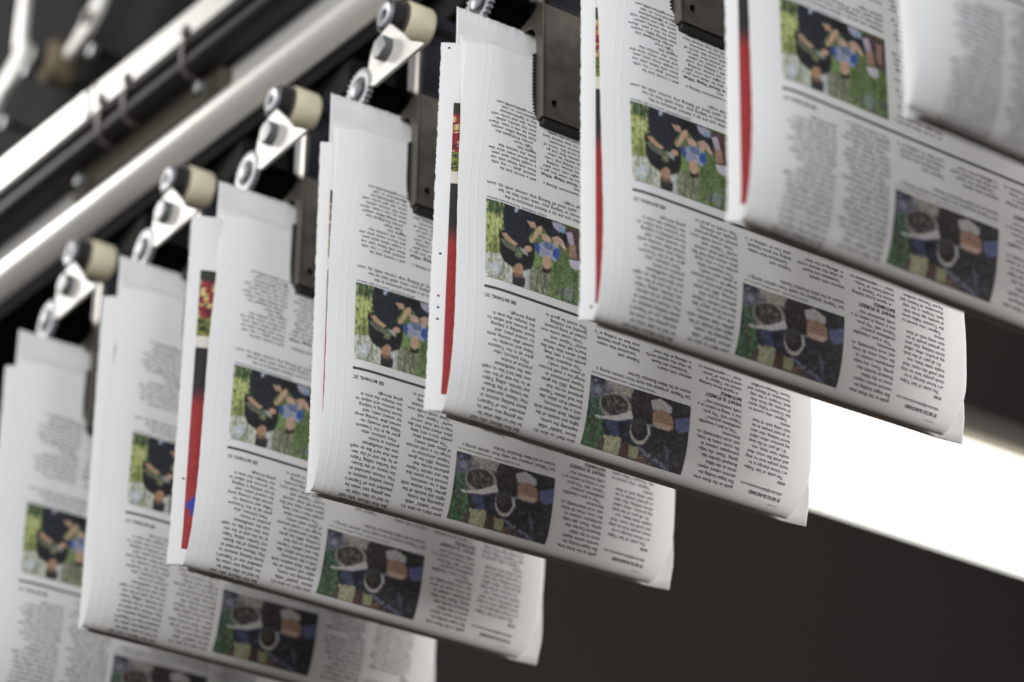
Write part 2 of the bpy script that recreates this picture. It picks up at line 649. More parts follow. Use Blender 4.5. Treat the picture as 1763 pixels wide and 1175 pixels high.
class Canvas:
    def __init__(self, nx, ny, inv):
        u, v = np.meshgrid(np.linspace(0, 1, nx), np.linspace(0, 1, ny))
        self.nx, self.ny = nx, ny
        self.u, self.v = u, v
        self.c = np.zeros((ny, nx, 3))
        self.inv = inv

    def to_uv(self, pts):
        return np.array([self.inv(*p) for p in pts])

    def fill(self, col, jit=10):
        self.c[:] = np.array(col) + rng.normal(0, jit, (self.ny, self.nx, 1))

    def paint(self, mask, col, jit=10, streak=0.0):
        n = rng.normal(0, jit, (self.ny, self.nx, 1))
        if streak:
            n = n + np.repeat(rng.normal(0, streak, (1, self.nx, 1)), self.ny, 0) + rng.normal(0, streak * .6, (self.ny, self.nx, 1))
        self.c[mask] = (np.array(col) + n)[mask]

    def poly(self, pts, col, jit=10, streak=0.0):
        q = self.to_uv(pts)
        x, y = self.u, self.v
        ins = np.zeros_like(x, bool)
        j = len(q) - 1
        for i in range(len(q)):
            xi, yi = q[i]
            xj, yj = q[j]
            cond = ((yi > y) != (yj > y)) & (x < (xj - xi) * (y - yi) / (yj - yi + 1e-12) + xi)
            ins ^= cond
            j = i
        self.paint(ins, col, jit, streak)

    def oval(self, cx, cy, rx, ry, col, rot=0, jit=8):
        t = np.linspace(0, 2 * math.pi, 20)[:-1]
        c, s = math.cos(rot), math.sin(rot)
        self.poly([(cx + rx * math.cos(k) * c - ry * math.sin(k) * s, cy + rx * math.cos(k) * s + ry * math.sin(k) * c) for k in t], col, jit)

    def arrays(self):
        c = self.c
        p = np.pad(c, ((1, 1), (1, 1), (0, 0)), 'edge')
        c = sum(p[i:i + self.ny, j:j + self.nx] * w for i, j, w in ((1, 1, .36), (0, 1, .16), (2, 1, .16), (1, 0, .16), (1, 2, .16)))
        g = c.mean(-1, keepdims=True)
        cells = rng.normal(0, 1, (self.ny // 4 + 2, self.nx // 4 + 2))
        lowf = np.repeat(np.repeat(cells, 4, 0), 4, 1)[:self.ny, :self.nx, None]
        c = g + (c - g) * .82 + rng.normal(0, 6, (self.ny, self.nx, 1)) + 5 * lowf
        img = np.clip(c * .97, 6, 250)
        rgba = np.concatenate([lin(img), np.ones((self.ny, self.nx, 1))], -1).reshape(-1, 4)
        idx = np.arange(self.nx * self.ny).reshape(self.ny, self.nx)
        q = np.stack([idx[:-1, :-1], idx[:-1, 1:], idx[1:, 1:], idx[1:, :-1]], -1).reshape(-1, 4)
        return rgba, q


def inv1(x, y):
    u = (x - 55) / 1075.0
    top = 75 + 0.335 * (x - 50)
    bot = 893 + 0.325 * (x - 65)
    return u, (y - top) / (bot - top)


K = Canvas(130, 100, inv1)
K.fill((86, 104, 58), 14)
K.poly([(40, 40), (560, 200), (560, 700), (40, 700)], (118, 128, 66), 14, 14)
K.poly([(40, 60), (300, 120), (240, 260), (40, 200)], (58, 76, 48), 16, 10)
K.poly([(60, 230), (245, 280), (240, 420), (60, 560)], (150, 158, 88), 14, 18)
K.poly([(40, 640), (200, 660), (330, 800), (330, 1000), (40, 900)], (164, 166, 152), 12, 14)
K.oval(150, 820, 60, 70, (168, 176, 186))
K.poly([(430, 820), (520, 820), (520, 1060), (430, 1010)], (158, 162, 158), 10, 10)
K.poly([(510, 780), (720, 870), (720, 1100), (510, 1040)], (112, 116, 92), 14, 16)
K.poly([(720, 780), (1140, 800), (1140, 1260), (720, 1120)], (84, 106, 56), 14, 16)
K.poly([(760, 1000), (1140, 1060), (1140, 1260), (760, 1140)], (86, 96, 76), 16, 14)
K.oval(930, 1080, 60, 70, (118, 130, 134))
K.poly([(560, 640), (640, 700), (640, 800), (540, 800)], (104, 132, 70), 12, 10)
SPECK = [((60, 120, 240, 640), [(150, 158, 84), (96, 108, 56), (176, 180, 120), (70, 86, 44)], 60),
         ((50, 660, 330, 960), [(188, 190, 176), (136, 142, 120), (200, 204, 200), (120, 128, 92)], 50),
         ((520, 800, 740, 1080), [(126, 130, 104), (92, 98, 74), (150, 152, 130)], 50),
         ((740, 760, 1130, 1230), [(96, 124, 60), (120, 146, 74), (72, 90, 48), (104, 110, 88)], 120)]
for bx_, cs_, n_ in SPECK:
    for _ in range(n_):
        K.oval(rng.uniform(bx_[0], bx_[2]), rng.uniform(bx_[1], bx_[3]), rng.uniform(4, 12), rng.uniform(10, 40), cs_[rng.integers(len(cs_))], rng.uniform(-.3, .3), 8)
# dark trousers and shade
K.poly([(235, 120), (760, 290), (900, 420), (930, 520), (900, 620), (840, 560), (700, 470), (640, 360), (560, 400), (500, 480), (500, 560),
        (400, 590), (320, 520), (240, 420), (225, 300)], (30, 34, 44), 6)
K.poly([(520, 230), (760, 310), (780, 400), (640, 400), (560, 330)], (26, 25, 27), 5)
K.oval(365, 200, 22, 34, (150, 160, 180), .4, 20)
K.poly([(740, 320), (880, 370), (890, 450), (820, 440), (760, 390)], (150, 146, 168), 10)
K.oval(850, 410, 28, 24, (110, 160, 190))
K.poly([(900, 380), (1010, 410), (1140, 470), (1140, 780), (1010, 730), (940, 690), (900, 560)], (76, 58, 56), 8)
K.poly([(890, 440), (960, 440), (990, 600), (930, 580)], (166, 150, 172), 8)
K.poly([(930, 560), (1000, 580), (1010, 720), (930, 700)], (150, 116, 100), 8)
K.poly([(1030, 480), (1100, 500), (1090, 700), (1040, 690)], (140, 108, 98), 8)
K.poly([(920, 720), (1040, 740), (1050, 830), (990, 840), (940, 790)], (176, 172, 186), 8)
# man's shirt, arms, fish, head
K.poly([(185, 430), (240, 410), (330, 540), (400, 580), (480, 540), (560, 560), (560, 700), (530, 815), (440, 840), (330, 805), (240, 745), (195, 650)],
       (28, 27, 30), 5)
K.poly([(470, 315), (560, 330), (580, 400), (520, 390)], (170, 136, 108), 8)
K.poly([(205, 450), (250, 440), (330, 520), (385, 560), (350, 590), (280, 560)], (172, 138, 104), 8)
K.poly([(190, 500), (260, 520), (360, 590), (480, 620), (490, 680), (430, 670), (330, 640), (240, 580)], (92, 98, 80), 12)
K.poly([(400, 590), (480, 630), (485, 690), (430, 650)], (136, 146, 140), 14)
K.poly([(510, 530), (560, 440), (600, 370), (645, 370), (640, 430), (580, 500), (530, 560)], (180, 144, 116), 8)
K.oval(492, 612, 42, 36, (176, 138, 110), .5)
K.oval(390, 680, 42, 28, (96, 106, 66), .3, 26)
K.oval(384, 830, 54, 70, (168, 128, 98), .2)
K.poly([(330, 880), (380, 900), (455, 915), (460, 990), (420, 1025), (350, 1010), (330, 960)], (44, 42, 46), 6)
K.poly([(335, 860), (430, 880), (435, 920), (340, 905)], (118, 88, 70), 8)
# child
K.poly([(600, 560), (660, 530), (760, 550), (820, 600), (830, 690), (790, 750), (700, 720), (610, 690)], (134, 140, 164), 14)
K.poly([(555, 555), (600, 545), (615, 600), (600, 675), (570, 620)], (36, 72, 150), 8)
K.poly([(770, 610), (830, 605), (828, 690), (800, 730), (750, 680)], (36, 76, 156), 8)
K.poly([(650, 540), (750, 555), (760, 640), (660, 600)], (92, 108, 140), 26)
K.poly([(625, 450), (700, 470), (745, 530), (700, 545), (640, 510)], (182, 146, 126), 8)
K.poly([(745, 490), (800, 475), (860, 520), (900, 610), (880, 630), (820, 560), (800, 600), (770, 580)], (180, 146, 126), 8)
K.oval(690, 755, 46, 76, (176, 140, 118), -.1)
K.poly([(640, 800), (690, 830), (735, 810), (735, 850), (690, 870), (645, 850)], (46, 38, 34), 6)
K.c = (K.c - 30) * 1.08 + 32
ink1, q1 = K.arrays()
K1 = (K.u.ravel(), K.v.ravel())


def speckle(K, box, cols, n, r=(6, 22), jit=8):
    for _ in range(n):
        x, y = rng.uniform(box[0], box[2]), rng.uniform(box[1], box[3])
        K.oval(x, y, rng.uniform(*r), rng.uniform(*r), cols[rng.integers(len(cols))], rng.uniform(0, 3), jit)


def inv2(x, y):
    A = np.array([(113, 405), (828, 632), (752, 1125), (35, 890)], float)
    u, v = .5, .5
    for _ in range(12):
        P = (1 - u) * (1 - v) * A[0] + u * (1 - v) * A[1] + u * v * A[2] + (1 - u) * v * A[3]
        du = (1 - v) * (A[1] - A[0]) + v * (A[2] - A[3])
        dv = (1 - u) * (A[3] - A[0]) + u * (A[2] - A[1])
        r = np.array([x, y]) - P
        det = du[0] * dv[1] - du[1] * dv[0]
        u += (r[0] * dv[1] - r[1] * dv[0]) / det
        v += (du[0] * r[1] - du[1] * r[0]) / det
    return u, v


K = Canvas(130, 84, inv2)
K.fill((40, 38, 44), 9)
K.poly([(100, 380), (200, 410), (420, 520), (380, 590), (230, 560), (120, 640), (80, 560)], (92, 90, 100), 14)
K.poly([(215, 440), (420, 505), (395, 570), (280, 540)], (142, 136, 128), 14)
K.poly([(110, 405), (215, 435), (205, 475), (130, 470)], (40, 42, 56), 8)
K.oval(150, 520, 30, 34, (96, 106, 140))
K.poly([(90, 560), (185, 570), (200, 690), (80, 700)], (56, 82, 66), 16)
K.poly([(60, 700), (180, 710), (190, 830), (150, 950), (20, 900)], (54, 88, 52), 18)
K.poly([(95, 700), (125, 700), (120, 840), (90, 830)], (70, 66, 60), 10)
K.oval(275, 630, 120, 95, (134, 128, 122), .3, 14)
K.oval(270, 620, 100, 74, (52, 48, 46), .3, 18)
K.poly([(120, 690), (250, 700), (390, 665), (400, 720), (290, 735), (150, 715)], (186, 182, 182), 10)
K.poly([(190, 730), (380, 735), (380, 830), (390, 900), (280, 880), (230, 840)], (52, 62, 96), 12)
K.poly([(280, 740), (375, 745), (380, 900), (310, 900)], (36, 36, 48), 8)
K.poly([(190, 830), (310, 850), (330, 990), (160, 960), (170, 890)], (146, 148, 112), 18)
K.poly([(370, 900), (440, 930), (440, 1010), (370, 990)], (142, 144, 106), 16)
K.poly([(310, 880), (370, 900), (360, 990), (300, 980)], (74, 52, 46), 10)
K.poly([(160, 850), (200, 860), (190, 950), (150, 940)], (78, 62, 56), 12)
K.poly([(430, 990), (500, 970), (560, 1020), (540, 1050), (430, 1030)], (104, 78, 64), 12)
K.oval(440, 815, 68, 92, (170, 166, 162), -.15)
K.oval(440, 798, 58, 80, (40, 36, 38), -.15)
K.oval(425, 790, 30, 44, (62, 56, 54), -.15)
K.poly([(375, 720), (500, 740), (505, 775), (385, 760)], (60, 58, 62), 14)
K.poly([(495, 760), (515, 770), (525, 855), (505, 850)], (178, 180, 196), 8)
K.poly([(410, 910), (450, 925), (560, 1000), (670, 1090), (640, 1090), (520, 1010)], (104, 108, 136), 14)
K.poly([(620, 910), (650, 930), (660, 1080), (630, 1040)], (74, 78, 100), 14)
K.poly([(520, 520), (620, 560), (540, 640), (540, 760), (500, 730), (400, 700), (400, 540)], (44, 38, 38), 8)
K.poly([(535, 590), (610, 575), (690, 640), (680, 690), (600, 660), (545, 660)], (166, 164, 164), 10)
K.poly([(545, 670), (600, 655), (660, 680), (690, 730), (690, 800), (650, 815), (560, 780), (535, 740)], (150, 112, 92), 10)
K.poly([(535, 740), (620, 760), (690, 790), (650, 815), (560, 785)], (186, 156, 138), 8)
K.poly([(705, 725), (820, 712), (815, 815), (730, 830), (700, 800)], (84, 90, 138), 10)
K.poly([(500, 760), (560, 765), (555, 780), (500, 778)], (140, 138, 146), 8)
speckle(K, (200, 560, 340, 690), [(88, 82, 76), (36, 34, 34), (120, 112, 98), (66, 62, 60)], 40, (4, 12))
speckle(K, (70, 570, 180, 920), [(74, 104, 66), (40, 62, 42), (92, 112, 92), (52, 70, 60)], 40, (5, 14))
speckle(K, (120, 430, 240, 560), [(104, 110, 132), (60, 64, 84), (128, 128, 136)], 16, (5, 14))
speckle(K, (200, 860, 300, 980), [(160, 160, 134), (128, 132, 108), (146, 150, 120)], 20, (5, 14))
speckle(K, (480, 850, 740, 1090), [(48, 46, 54), (60, 60, 72), (34, 32, 36)], 50, (5, 18))
speckle(K, (420, 540, 530, 700), [(54, 46, 46), (38, 34, 36), (66, 56, 54)], 20, (5, 14))
speckle(K, (215, 740, 370, 870), [(64, 74, 108), (44, 50, 76), (36, 38, 54)], 18, (5, 14))
K.poly([(120, 695), (250, 706), (385, 676), (392, 704), (290, 722), (150, 712)], (184, 180, 180), 10)
K.c = (K.c - 30) * 1.0 + 42
ink2, q2 = K.arrays()
K2 = (K.u.ravel(), K.v.ravel())

# ------------------------------------------------------------------ one newspaper, then its copies along the conveyor
AFINE = np.concatenate([np.linspace(A_BOT, 0.02, 36), np.linspace(0.022, 0.09, 26), np.linspace(0.094, 0.266, 44)])
sh = {}
sh['front'] = grid_mesh('front_leaf', np.concatenate([np.linspace(S_L, 0.006, 90), np.linspace(0.008, 0.02, 8), np.linspace(0.024, S_L + SPAN, 66)]), AFINE,
                        lambda s, a: front_surface(s, a, 0.0), 0.0003, 0.0001)
sh['forest'] = forest.mesh('printed_article', front_surface)
sh['fishing'] = fishing.mesh('printed_article', front_surface)
sh['caption'] = caption.mesh('printed_caption', front_surface)
sh['deck'] = deck.mesh('printed_introduction', front_surface)
sh['credit'] = credit.mesh('printed_credit', front_surface)
sh['rule'] = rule.mesh('rule_line', front_surface)
s1 = -0.0002 + K1[0] * 0.0730
a1 = 0.1437 + K1[1] * (0.0888 - 0.1437)
sh['photo1'] = tri_mesh('printed_photograph', front_surface(s1, a1, 0.0002), q1, ink1)
s2_ = 0.0766 + K2[0] * 0.0738
_ab = a_of_h(0.0040)
a2 = 0.0458 + K2[1] * (_ab - 0.0458)
sh['photo2'] = tri_mesh('printed_photograph', front_surface(s2_, a2, 0.0002), q2, ink2)
sh['ink_dot'] = None


def inner_fn(depth, fan):
    def fn(s, a):
        P = front_surface(s, a, -depth)
        t = np.clip((a - 0.15) / 0.11, 0, 1)
        P[:, 0] -= fan * t * t
        return P
    return fn


for i, (dep, fan) in enumerate(((0.0016, 0.0030), (0.0028, 0.0046), (0.0040, 0.0056))):
    sh['inner%d' % i] = grid_mesh('inner_leaf', np.concatenate([np.linspace(S_L + .0006 * (i + 1), 0.02, 20), np.linspace(0.03, S_L + SPAN - .004 * i, 20)]),
                                  np.concatenate([np.linspace(A_BOT + .012 + .003 * i, 0.05, 26), np.linspace(0.055, 0.267 + .002 * i, 40)]), inner_fn(dep, fan), 0.0004)


def back_fn(s, h):
    t = np.clip((h - 0.02) / 0.25, 0, 1)
    e = np.clip(s - 0.232, 0, None)
    d = -B_ - 0.0048 + 0.001 * t + 4.0 * e ** 2 + 0.0006 * np.sin(s * 35)
    foot = np.clip(0.02 - h, 0, None)
    return np.stack([s - 0.115 - foot * .22 * np.clip(s / .25, 0, 1), -(d + 30 * foot ** 2 * 0), h], -1)


BACK_S = np.linspace(-0.0105, 0.2580, 220)
sh['back'] = grid_mesh('back_leaf', BACK_S, np.linspace(0.0005, 0.2952, 34), back_fn, 0.0004, 0.0002)


def insert_mesh(top_s, bot_s, top_h, bulge):
    """the loose section inside, its margin standing out at the left"""
    def fn(v, h):
        left = bot_s + (top_s - bot_s) * h / 0.26
        s = left + v
        e = np.clip(0.024 - v, 0, None)
        low = np.clip((0.03 - h) / 0.03, 0, 1)
        d = -B_ + 0.0036 - 0.0022 * low ** 2 + bulge * np.sin(np.clip(h / .26, 0, 1) * math.pi) - 16.0 * e ** 2
        return np.stack([s - 0.115, -d, h + 0.0 * v], -1)
    vs = np.concatenate([np.linspace(0, 0.03, 20), np.linspace(0.04, 0.235, 12)])
    me = grid_mesh('insert_leaf', vs, np.linspace(0.0014, top_h, 150), lambda v, h: fn(v, h), 0.0004, 0.00025)

    def pr(v, h, off):
        P = fn(v, h)
        P[:, 1] -= off
        P[:, 0] -= off * .5
        return P
    return me, pr


def insert_print(pr, margin, blue):
    nx, ny = 14, 190
    v, h = np.meshgrid(np.linspace(margin, margin + 0.030, nx), np.linspace(0.0125, 0.2185, ny))
    c = np.zeros((ny, nx, 3))
    c[:] = (142, 36, 38)
    c += rng.normal(0, 5, (ny, nx, 1))
    band = (h > 0.119) & (h < 0.134)
    f = np.clip((h - 0.116) / 0.015, 0, 1)[..., None]
    c = c * (1 - f) + np.array((30, 28, 32)) * f
    lo = np.clip((0.045 - h) / 0.032, 0, 1)[..., None] * .0
    c = c * (1 - lo)
    cap = (h > 0.159) & (h <= 0.1675)
    c[cap] = (205, 200, 190)
    fl = h > 0.1675
    n1 = np.sin(v * 900 + h * 260) + np.sin(h * 520 + 2 * np.sin(v * 700)) + rng.normal(0, .5, (ny, nx))
    flower = np.where(n1[..., None] > .2, np.array((138, 28, 44)), np.array((76, 22, 30)))
    flower = np.where((n1 < -1.1)[..., None], np.array((206, 190, 120)), flower)
    green = np.where(rng.random((ny, nx, 1)) > .45, np.array((124, 128, 54)), np.array((40, 50, 26)))
    flower = np.where((h < 0.182)[..., None], green, flower)
    flower = np.where((h > 0.210)[..., None], np.array((32, 40, 28)), flower)
    c = np.where(fl[..., None], flower, c)
    if blue:
        k = (v - (margin + .0105)) ** 2 + (h - 0.043) ** 2 < 0.0088 ** 2
        c[k] = (34, 58, 150)
    rgba = np.concatenate([lin(np.clip(c, 6, 250)), np.ones((ny, nx, 1))], -1).reshape(-1, 4)
    idx = np.arange(nx * ny).reshape(ny, nx)
    q = np.stack([idx[:-1, :-1], idx[:-1, 1:], idx[1:, 1:], idx[1:, :-1]], -1).reshape(-1, 4)
    return tri_mesh('advert_print', pr(v.ravel(), h.ravel(), 0.00025), q, rgba)


def dot_mesh(pr, v0, h0, r, cross=False):
    if cross:
        pts = [(-r, -r * .15), (r, -r * .15), (r, r * .15), (-r, r * .15), (-r * .15, -r), (r * .15, -r), (r * .15, r), (-r * .15, r)]
        T = np.array([(0, 1, 2, 3), (4, 5, 6, 7)])
    else:
        pts = [(r * math.cos(t), r * math.sin(t)) for t in np.linspace(0, 2 * math.pi, 9)[:-1]]
        T = np.array([tuple(range(8))])
    P = np.array(pts)
    return tri_mesh('registration_mark', pr(v0 + P[:, 0], h0 + P[:, 1], 0.0003), T)


M['ink_red'] = material('magenta_ink', srgb(150, 30, 60), .7)
M['ink_blue'] = material('cyan_ink', srgb(40, 90, 150), .7)

HG = 0.25
POSES = {  # k: lateral shift, lift, swing, in-plane turn ; insert left edge at top and bottom, insert top, margin, bulge, blue
    -4: ((-0.0015, -0.0007, 0.0157, -0.0022), (-0.0180, -0.0132), 0.262, 0.0090, 0.000, 0),
    -3: ((0.0018, 0.0020, 0.0120, -0.0022), (-0.0210, -0.0168), 0.2580, 0.0095, 0.000, 0),
    -2: ((-0.0024, -0.0030, -0.0085, -0.0040), (-0.0287, -0.0253), 0.2610, 0.0072, 0.000, 1),
    -1: ((-0.0022, 0.0029, -0.0137, 0.0195), (-0.0168, -0.0168), 0.2555, 0.0065, 0.000, 0),
    0: ((0.0004, -0.0005, -0.0105, 0.0056), (-0.0209, -0.0254), 0.2640, 0.0080, 0.000, 0),
    1: ((0.0005, 0.0017, 0.0093, 0.0123), (-0.0159, -0.0222), 0.2630, 0.0074, 0.000, 0),
    2: ((-0.0002, -0.0012, 0.0027, -0.0077), (-0.0179, -0.0217), 0.2630, 0.0060, 0.000, 0),
    3: ((-0.0014, 0.0012, -0.0142, -0.0146), (-0.0182, -0.0127), 0.2630, 0.0095, 0.000, 0),
    4: ((0.0, 0.0005, 0.004, 0.003), (-0.0200, -0.0200), 0.2630, 0.0090, 0.000, 0),
    5: ((0.0, 0.0, -0.005, -0.004), (-0.0200, -0.0210), 0.2630, 0.0090, 0.000, 0),
}
LABELS = {
    -4: 'blurred folded newspaper at the far lower left, cut off by the left frame edge',
    -3: 'second folded newspaper from the left, soft focus, its photo half hidden by its neighbour',
    -2: 'third folded newspaper from the left, with blue disc on the red advert at its edge',
    -1: 'fourth folded newspaper from the left, only a hair of red showing behind its margin',
    0: 'sharpest folded newspaper, with a broad red and floral advert strip at its left edge',
    1: 'folded newspaper whose lower right corner hangs before the bright window band',
    2: 'blurred folded newspaper at upper right with a fully visible fishing photo',
    3: 'nearest and most blurred folded newspaper in the upper right corner',
    4: 'folded newspaper just past the upper right frame corner, next after the nearest one in view',
    5: 'folded newspaper two places past the upper right frame corner, outside the picture',
}
PAPERS = {}
for k, (pose, (ts, bs), th, margin, bulge, blue) in POSES.items():
    du, dz, swing, turn = pose
    Q = Matrix.Rotation(PSI, 4, 'Z') @ Matrix.Rotation(-swing, 4, 'X') @ Matrix.Rotation(-turn, 4, 'Y')
    pivot = place(k, 0.115 + du, 0, HG + dz)
    base = pivot + Q @ Vector((0, 0, -HG))
    root = empty('newspaper', base, Q.to_quaternion())
    tag(root, LABELS[k], 'newspaper', 'folded newspapers hanging from the gripper conveyor')
    PAPERS[k] = root
    fl = thick(link('front_leaf', sh['front'], M['paper'], root), 0.0009)
    link('printed_article', sh['forest'], M['ink'], fl)
    link('printed_article', sh['fishing'], M['ink'], fl)
    link('printed_caption', sh['caption'], M['ink'], fl)
    link('printed_introduction', sh['deck'], M['ink'], fl)
    link('printed_credit', sh['credit'], M['ink'], fl)
    link('rule_line', sh['rule'], M['ink'], fl)
    ph = link('printed_photograph', sh['photo1'], M['colour_print'], fl)
    ph['label'] = 'upside-down colour photo of a man and child by reeds'
    ph = link('printed_photograph', sh['photo2'], M['colour_print'], fl)
    ph['label'] = 'upside-down dark photo of hands pouring tea'
    for i in range(3):
        thick(link('inner_leaf', sh['inner%d' % i], M['paper'], root), 0.0003)
    thick(link('back_leaf', sh['back'], M['paper'], root), 0.0007)
    me, pr = insert_mesh(ts, bs, th, bulge)
    ins = thick(link('insert_leaf', me, M['paper'], root), 0.0006)
    ap = link('advert_print', insert_print(pr, margin, blue), M['colour_print'], ins)
    ap['label'] = 'red advert with floral picture'
    if k == 0:
        for hh, m in ((0.1085, 'ink'), (0.0790, 'ink_red'), (0.0710, 'ink_blue'), (0.0630, 'ink'), (0.2600, 'ink')):
            link('registration_mark', dot_mesh(pr, 0.0042, hh, 0.00075), M[m], ins)
    elif k == -1:
        link('registration_mark', dot_mesh(pr, 0.0075, 0.0052, 0.0017, True), M['ink'], ins)
    elif k in (-2, 1, -3):
        link('registration_mark', dot_mesh(pr, 0.0055, 0.062 if k == -2 else 0.010, 0.0008), M['ink'], ins)


# ------------------------------------------------------------------ gripper carriages
GX, GZ = 0.06, 0.217                        # base of a gripper in page coordinates


def L(s, d, h):                             # page coordinates -> gripper local
    return (s - GX, -d, h - GZ)


def ring_teeth(r_root, r_tip, n):
    pts = []
    for i in range(n):
        t = 2 * math.pi * i / n
        w = 2 * math.pi / n
        for dt, r in ((-.30, r_root), (-.14, r_tip), (.14, r_tip), (.30, r_root)):
            pts.append((r * math.cos(t + dt * w), r * math.sin(t + dt * w)))
    return pts


def make_gripper():
    g = empty('conveyor_gripper', (0, 0, 0), Q_LINE)
    def LJ(s, d, h):
        return L(s - .002, d + .003, h)

    # jaw plate with a bolt hole: square ring of quads round the hole, plain rectangles elsewhere
    s0, s1, h0, h1 = 0.0430, 0.0980, 0.217, 0.304
    hs, hh, hr, q = 0.0512, 0.2290, 0.0029, 0.0050
    mb = MB()
    for d, flip in ((-0.0032, 1), (-0.0095, -1)):
        for (a, b, c, e) in ((s0, hs - q, h0, h1), (hs + q, s1, h0, h1), (hs - q, hs + q, h0, hh - q), (hs - q, hs + q, hh + q, h1)):
            mb.add([LJ(a, d, c), LJ(b, d, c), LJ(b, d, e), LJ(a, d, e)], [(0, 1, 2, 3)])
        nseg = 24
        inner = [LJ(hs + hr * math.cos(t), d, hh + hr * math.sin(t)) for t in np.linspace(0, 2 * math.pi, nseg + 1)[:-1]]
        outer = []
        for t in np.linspace(0, 2 * math.pi, nseg + 1)[:-1]:
            m = max(abs(math.cos(t)), abs(math.sin(t)))
            outer.append(LJ(hs + q * math.cos(t) / m, d, hh + q * math.sin(t) / m))
        mb.add(inner + outer, [(i, (i + 1) % nseg, nseg + (i + 1) % nseg, nseg + i) for i in range(nseg)])
    ci = [[LJ(hs + hr * math.cos(t), d, hh + hr * math.sin(t)) for t in np.linspace(0, 2 * math.pi, 25)[:-1]] for d in (-0.0032, -0.0095)]
    mb.add(ci[0] + ci[1], [(i, (i + 1) % 24, 24 + (i + 1) % 24, 24 + i) for i in range(24)])
    for (a, c, b, e) in ((s0, h0, s1, h0), (s1, h0, s1, h1), (s1, h1, s0, h1), (s0, h1, s0, h0)):
        mb.add([LJ(a, -.0032, c), LJ(b, -.0032, e), LJ(b, -.0095, e), LJ(a, -.0095, c)], [(0, 1, 2, 3)])
    mb.build('jaw_plate', M['steel'], g)
    a = LJ(hs, -.0060, hh)
    b = LJ(hs, -.0094, hh)
    MB().tube(a, b, .00285, seg=20).build('hole_shade', M['black_rubber'], g)  # black disc standing in for the dark depth of the hole
    # hooked side flanges reaching back over the top of the paper
    prof = [(-.0026, .2165), (-.0026, .345), (-.0075, .345), (-.0085, .312), (-.011, .305), (-.016, .3010), (-.030, .2985), (-.062, .2960), (-.062, .2915),
            (-.030, .2935), (-.0205, .2937), (-.0150, .2905), (-.0120, .2850), (-.0105, .2760), (-.0100, .2165)]
    for s in (0.0412, 0.0972):
        mb = MB()
        mb.prism([(-d - .003, h - GZ) for d, h in prof], s - .002 - GX, s + 0.0002 - GX)
        o = mb.build('side_flange', M['edge_steel'], g, bevel=0.0004)
        o['label'] = 'hooked bright steel flange'
    # toothed rubber pad pressing on the paper
    a, b = LJ(.0404, -.0097, .2185), LJ(.0945, -.0113, .268)
    mb = MB().box(a[0], b[0], a[1], b[1], a[2], b[2])
    for i in range(18):
        a, b = LJ(.0390, -.0098, .2195 + i * .0027), LJ(.0404, -.0112, .2209 + i * .0027)
        mb.box(a[0], b[0], a[1], b[1], a[2], b[2])
    mb.build('toothed_pad', M['black_rubber'], g)
    a, b = LJ(.0432, -.0045, .2125), LJ(.0970, -.0100, .2169)
    MB().box(a[0], b[0], a[1], b[1], a[2], b[2]).build('lower_lip_shadow', M['black_rubber'], g, bevel=.0008)  # dark bevel and contact shadow under the plate, built as one black block
    a, b = LJ(.0446, -.0020, .304), LJ(.0966, -.024, .372)
    MB().box(a[0], b[0], a[1], b[1], a[2], b[2]).build('clamp_block', M['blue_black'], g, bevel=.0012)
    a, b = LJ(.062, .020, .372), LJ(.100, -.030, .400)
    MB().box(a[0], b[0], a[1], b[1], a[2], b[2]).build('carriage_body', M['black'], g, bevel=.003)
    # gear with hub on a ribbed shaft
    gc = L(.0125, -.035, .3150)
    mb = MB()
    mb.prism(ring_teeth(.0138, .0163, 26), 0, .004)
    gear = mb.moved(*gc).build('gear', M['grey_steel'], g, bevel=.0002)
    mb = MB().lathe([(.0002, .0066), (-.0018, .0062), (-.0024, .0050), (-.0026, .0)], 28).moved(*gc)
    smooth_by_angle(mb_me := mb.mesh('hub'))
    link('hub', mb_me, M['grey_steel'], gear)
    mb = MB().lathe([(.0004, .0098), (-.0006, .0096), (-.0006, .0066), (.0004, .0064)], 28).moved(*gc)
    mb.build('groove_ring', M['black_rubber'], gear)  # black ring built in place of the dark groove round the hub
    mb = MB()
    mb.prism(ring_teeth(.0100, .0112, 28), .004, .060)
    mb.moved(*gc).build('ribbed_shaft', M['black'], g)
    # toothed sector plate with its boss
    arc = []
    cx, cz, r = .012, .322, .0355
    n = 15
    for i in range(n):
        t0 = math.radians(140 + (192 - 140) * i / n)
        t1 = math.radians(140 + (192 - 140) * (i + .5) / n)
        arc += [(cx + (r - .0014) * math.cos(t0), cz + (r - .0014) * math.sin(t0)), (cx + (r + .0012) * math.cos(t1), cz + (r + .0012) * math.sin(t1))]
    pl = [(.003, .3480)] + arc + [(-.0205, .3105), (-.0150, .3080), (.049, .3040), (.046, .3068), (.030, .3175), (.020, .3300)]
    mb = MB()
    mb.prism([(-d, h - GZ) for d, h in pl], .0135 - GX, .0160 - GX)
    sec = mb.build('toothed_sector', M['white_steel'], g)
    p = L(.0135, .0010, .3275)
    mb = MB().lathe([(.0015, .0084), (-.0060, .0084), (-.0070, .0076), (-.0072, 0)], 28).moved(*p)
    smooth_by_angle(me := mb.mesh('boss'))
    bo = link('boss', me, M['dark_bolt'], sec)
    # guide roller: bolt ring, black bush, flange ring, cream wheel
    p = L(.0125, -.0025, .3580)
    mb = MB().lathe([(.004, .0040), (-.0004, .0042), (-.0010, .0085), (.0004, .0094), (.004, .0094)], 32).moved(*p)
    smooth_by_angle(me := mb.mesh('roller'))
    rb = link('bolt_ring', me, M['grey_steel'], g)
    mb = MB().lathe([(.003, .0), (.003, .0100), (.0014, .0108), (.0014, .0122), (.0105, .0124), (.0105, .0)], 32).moved(*p)
    smooth_by_angle(me := mb.mesh('bush'))
    link('roller_bush', me, M['black_rubber'], g)
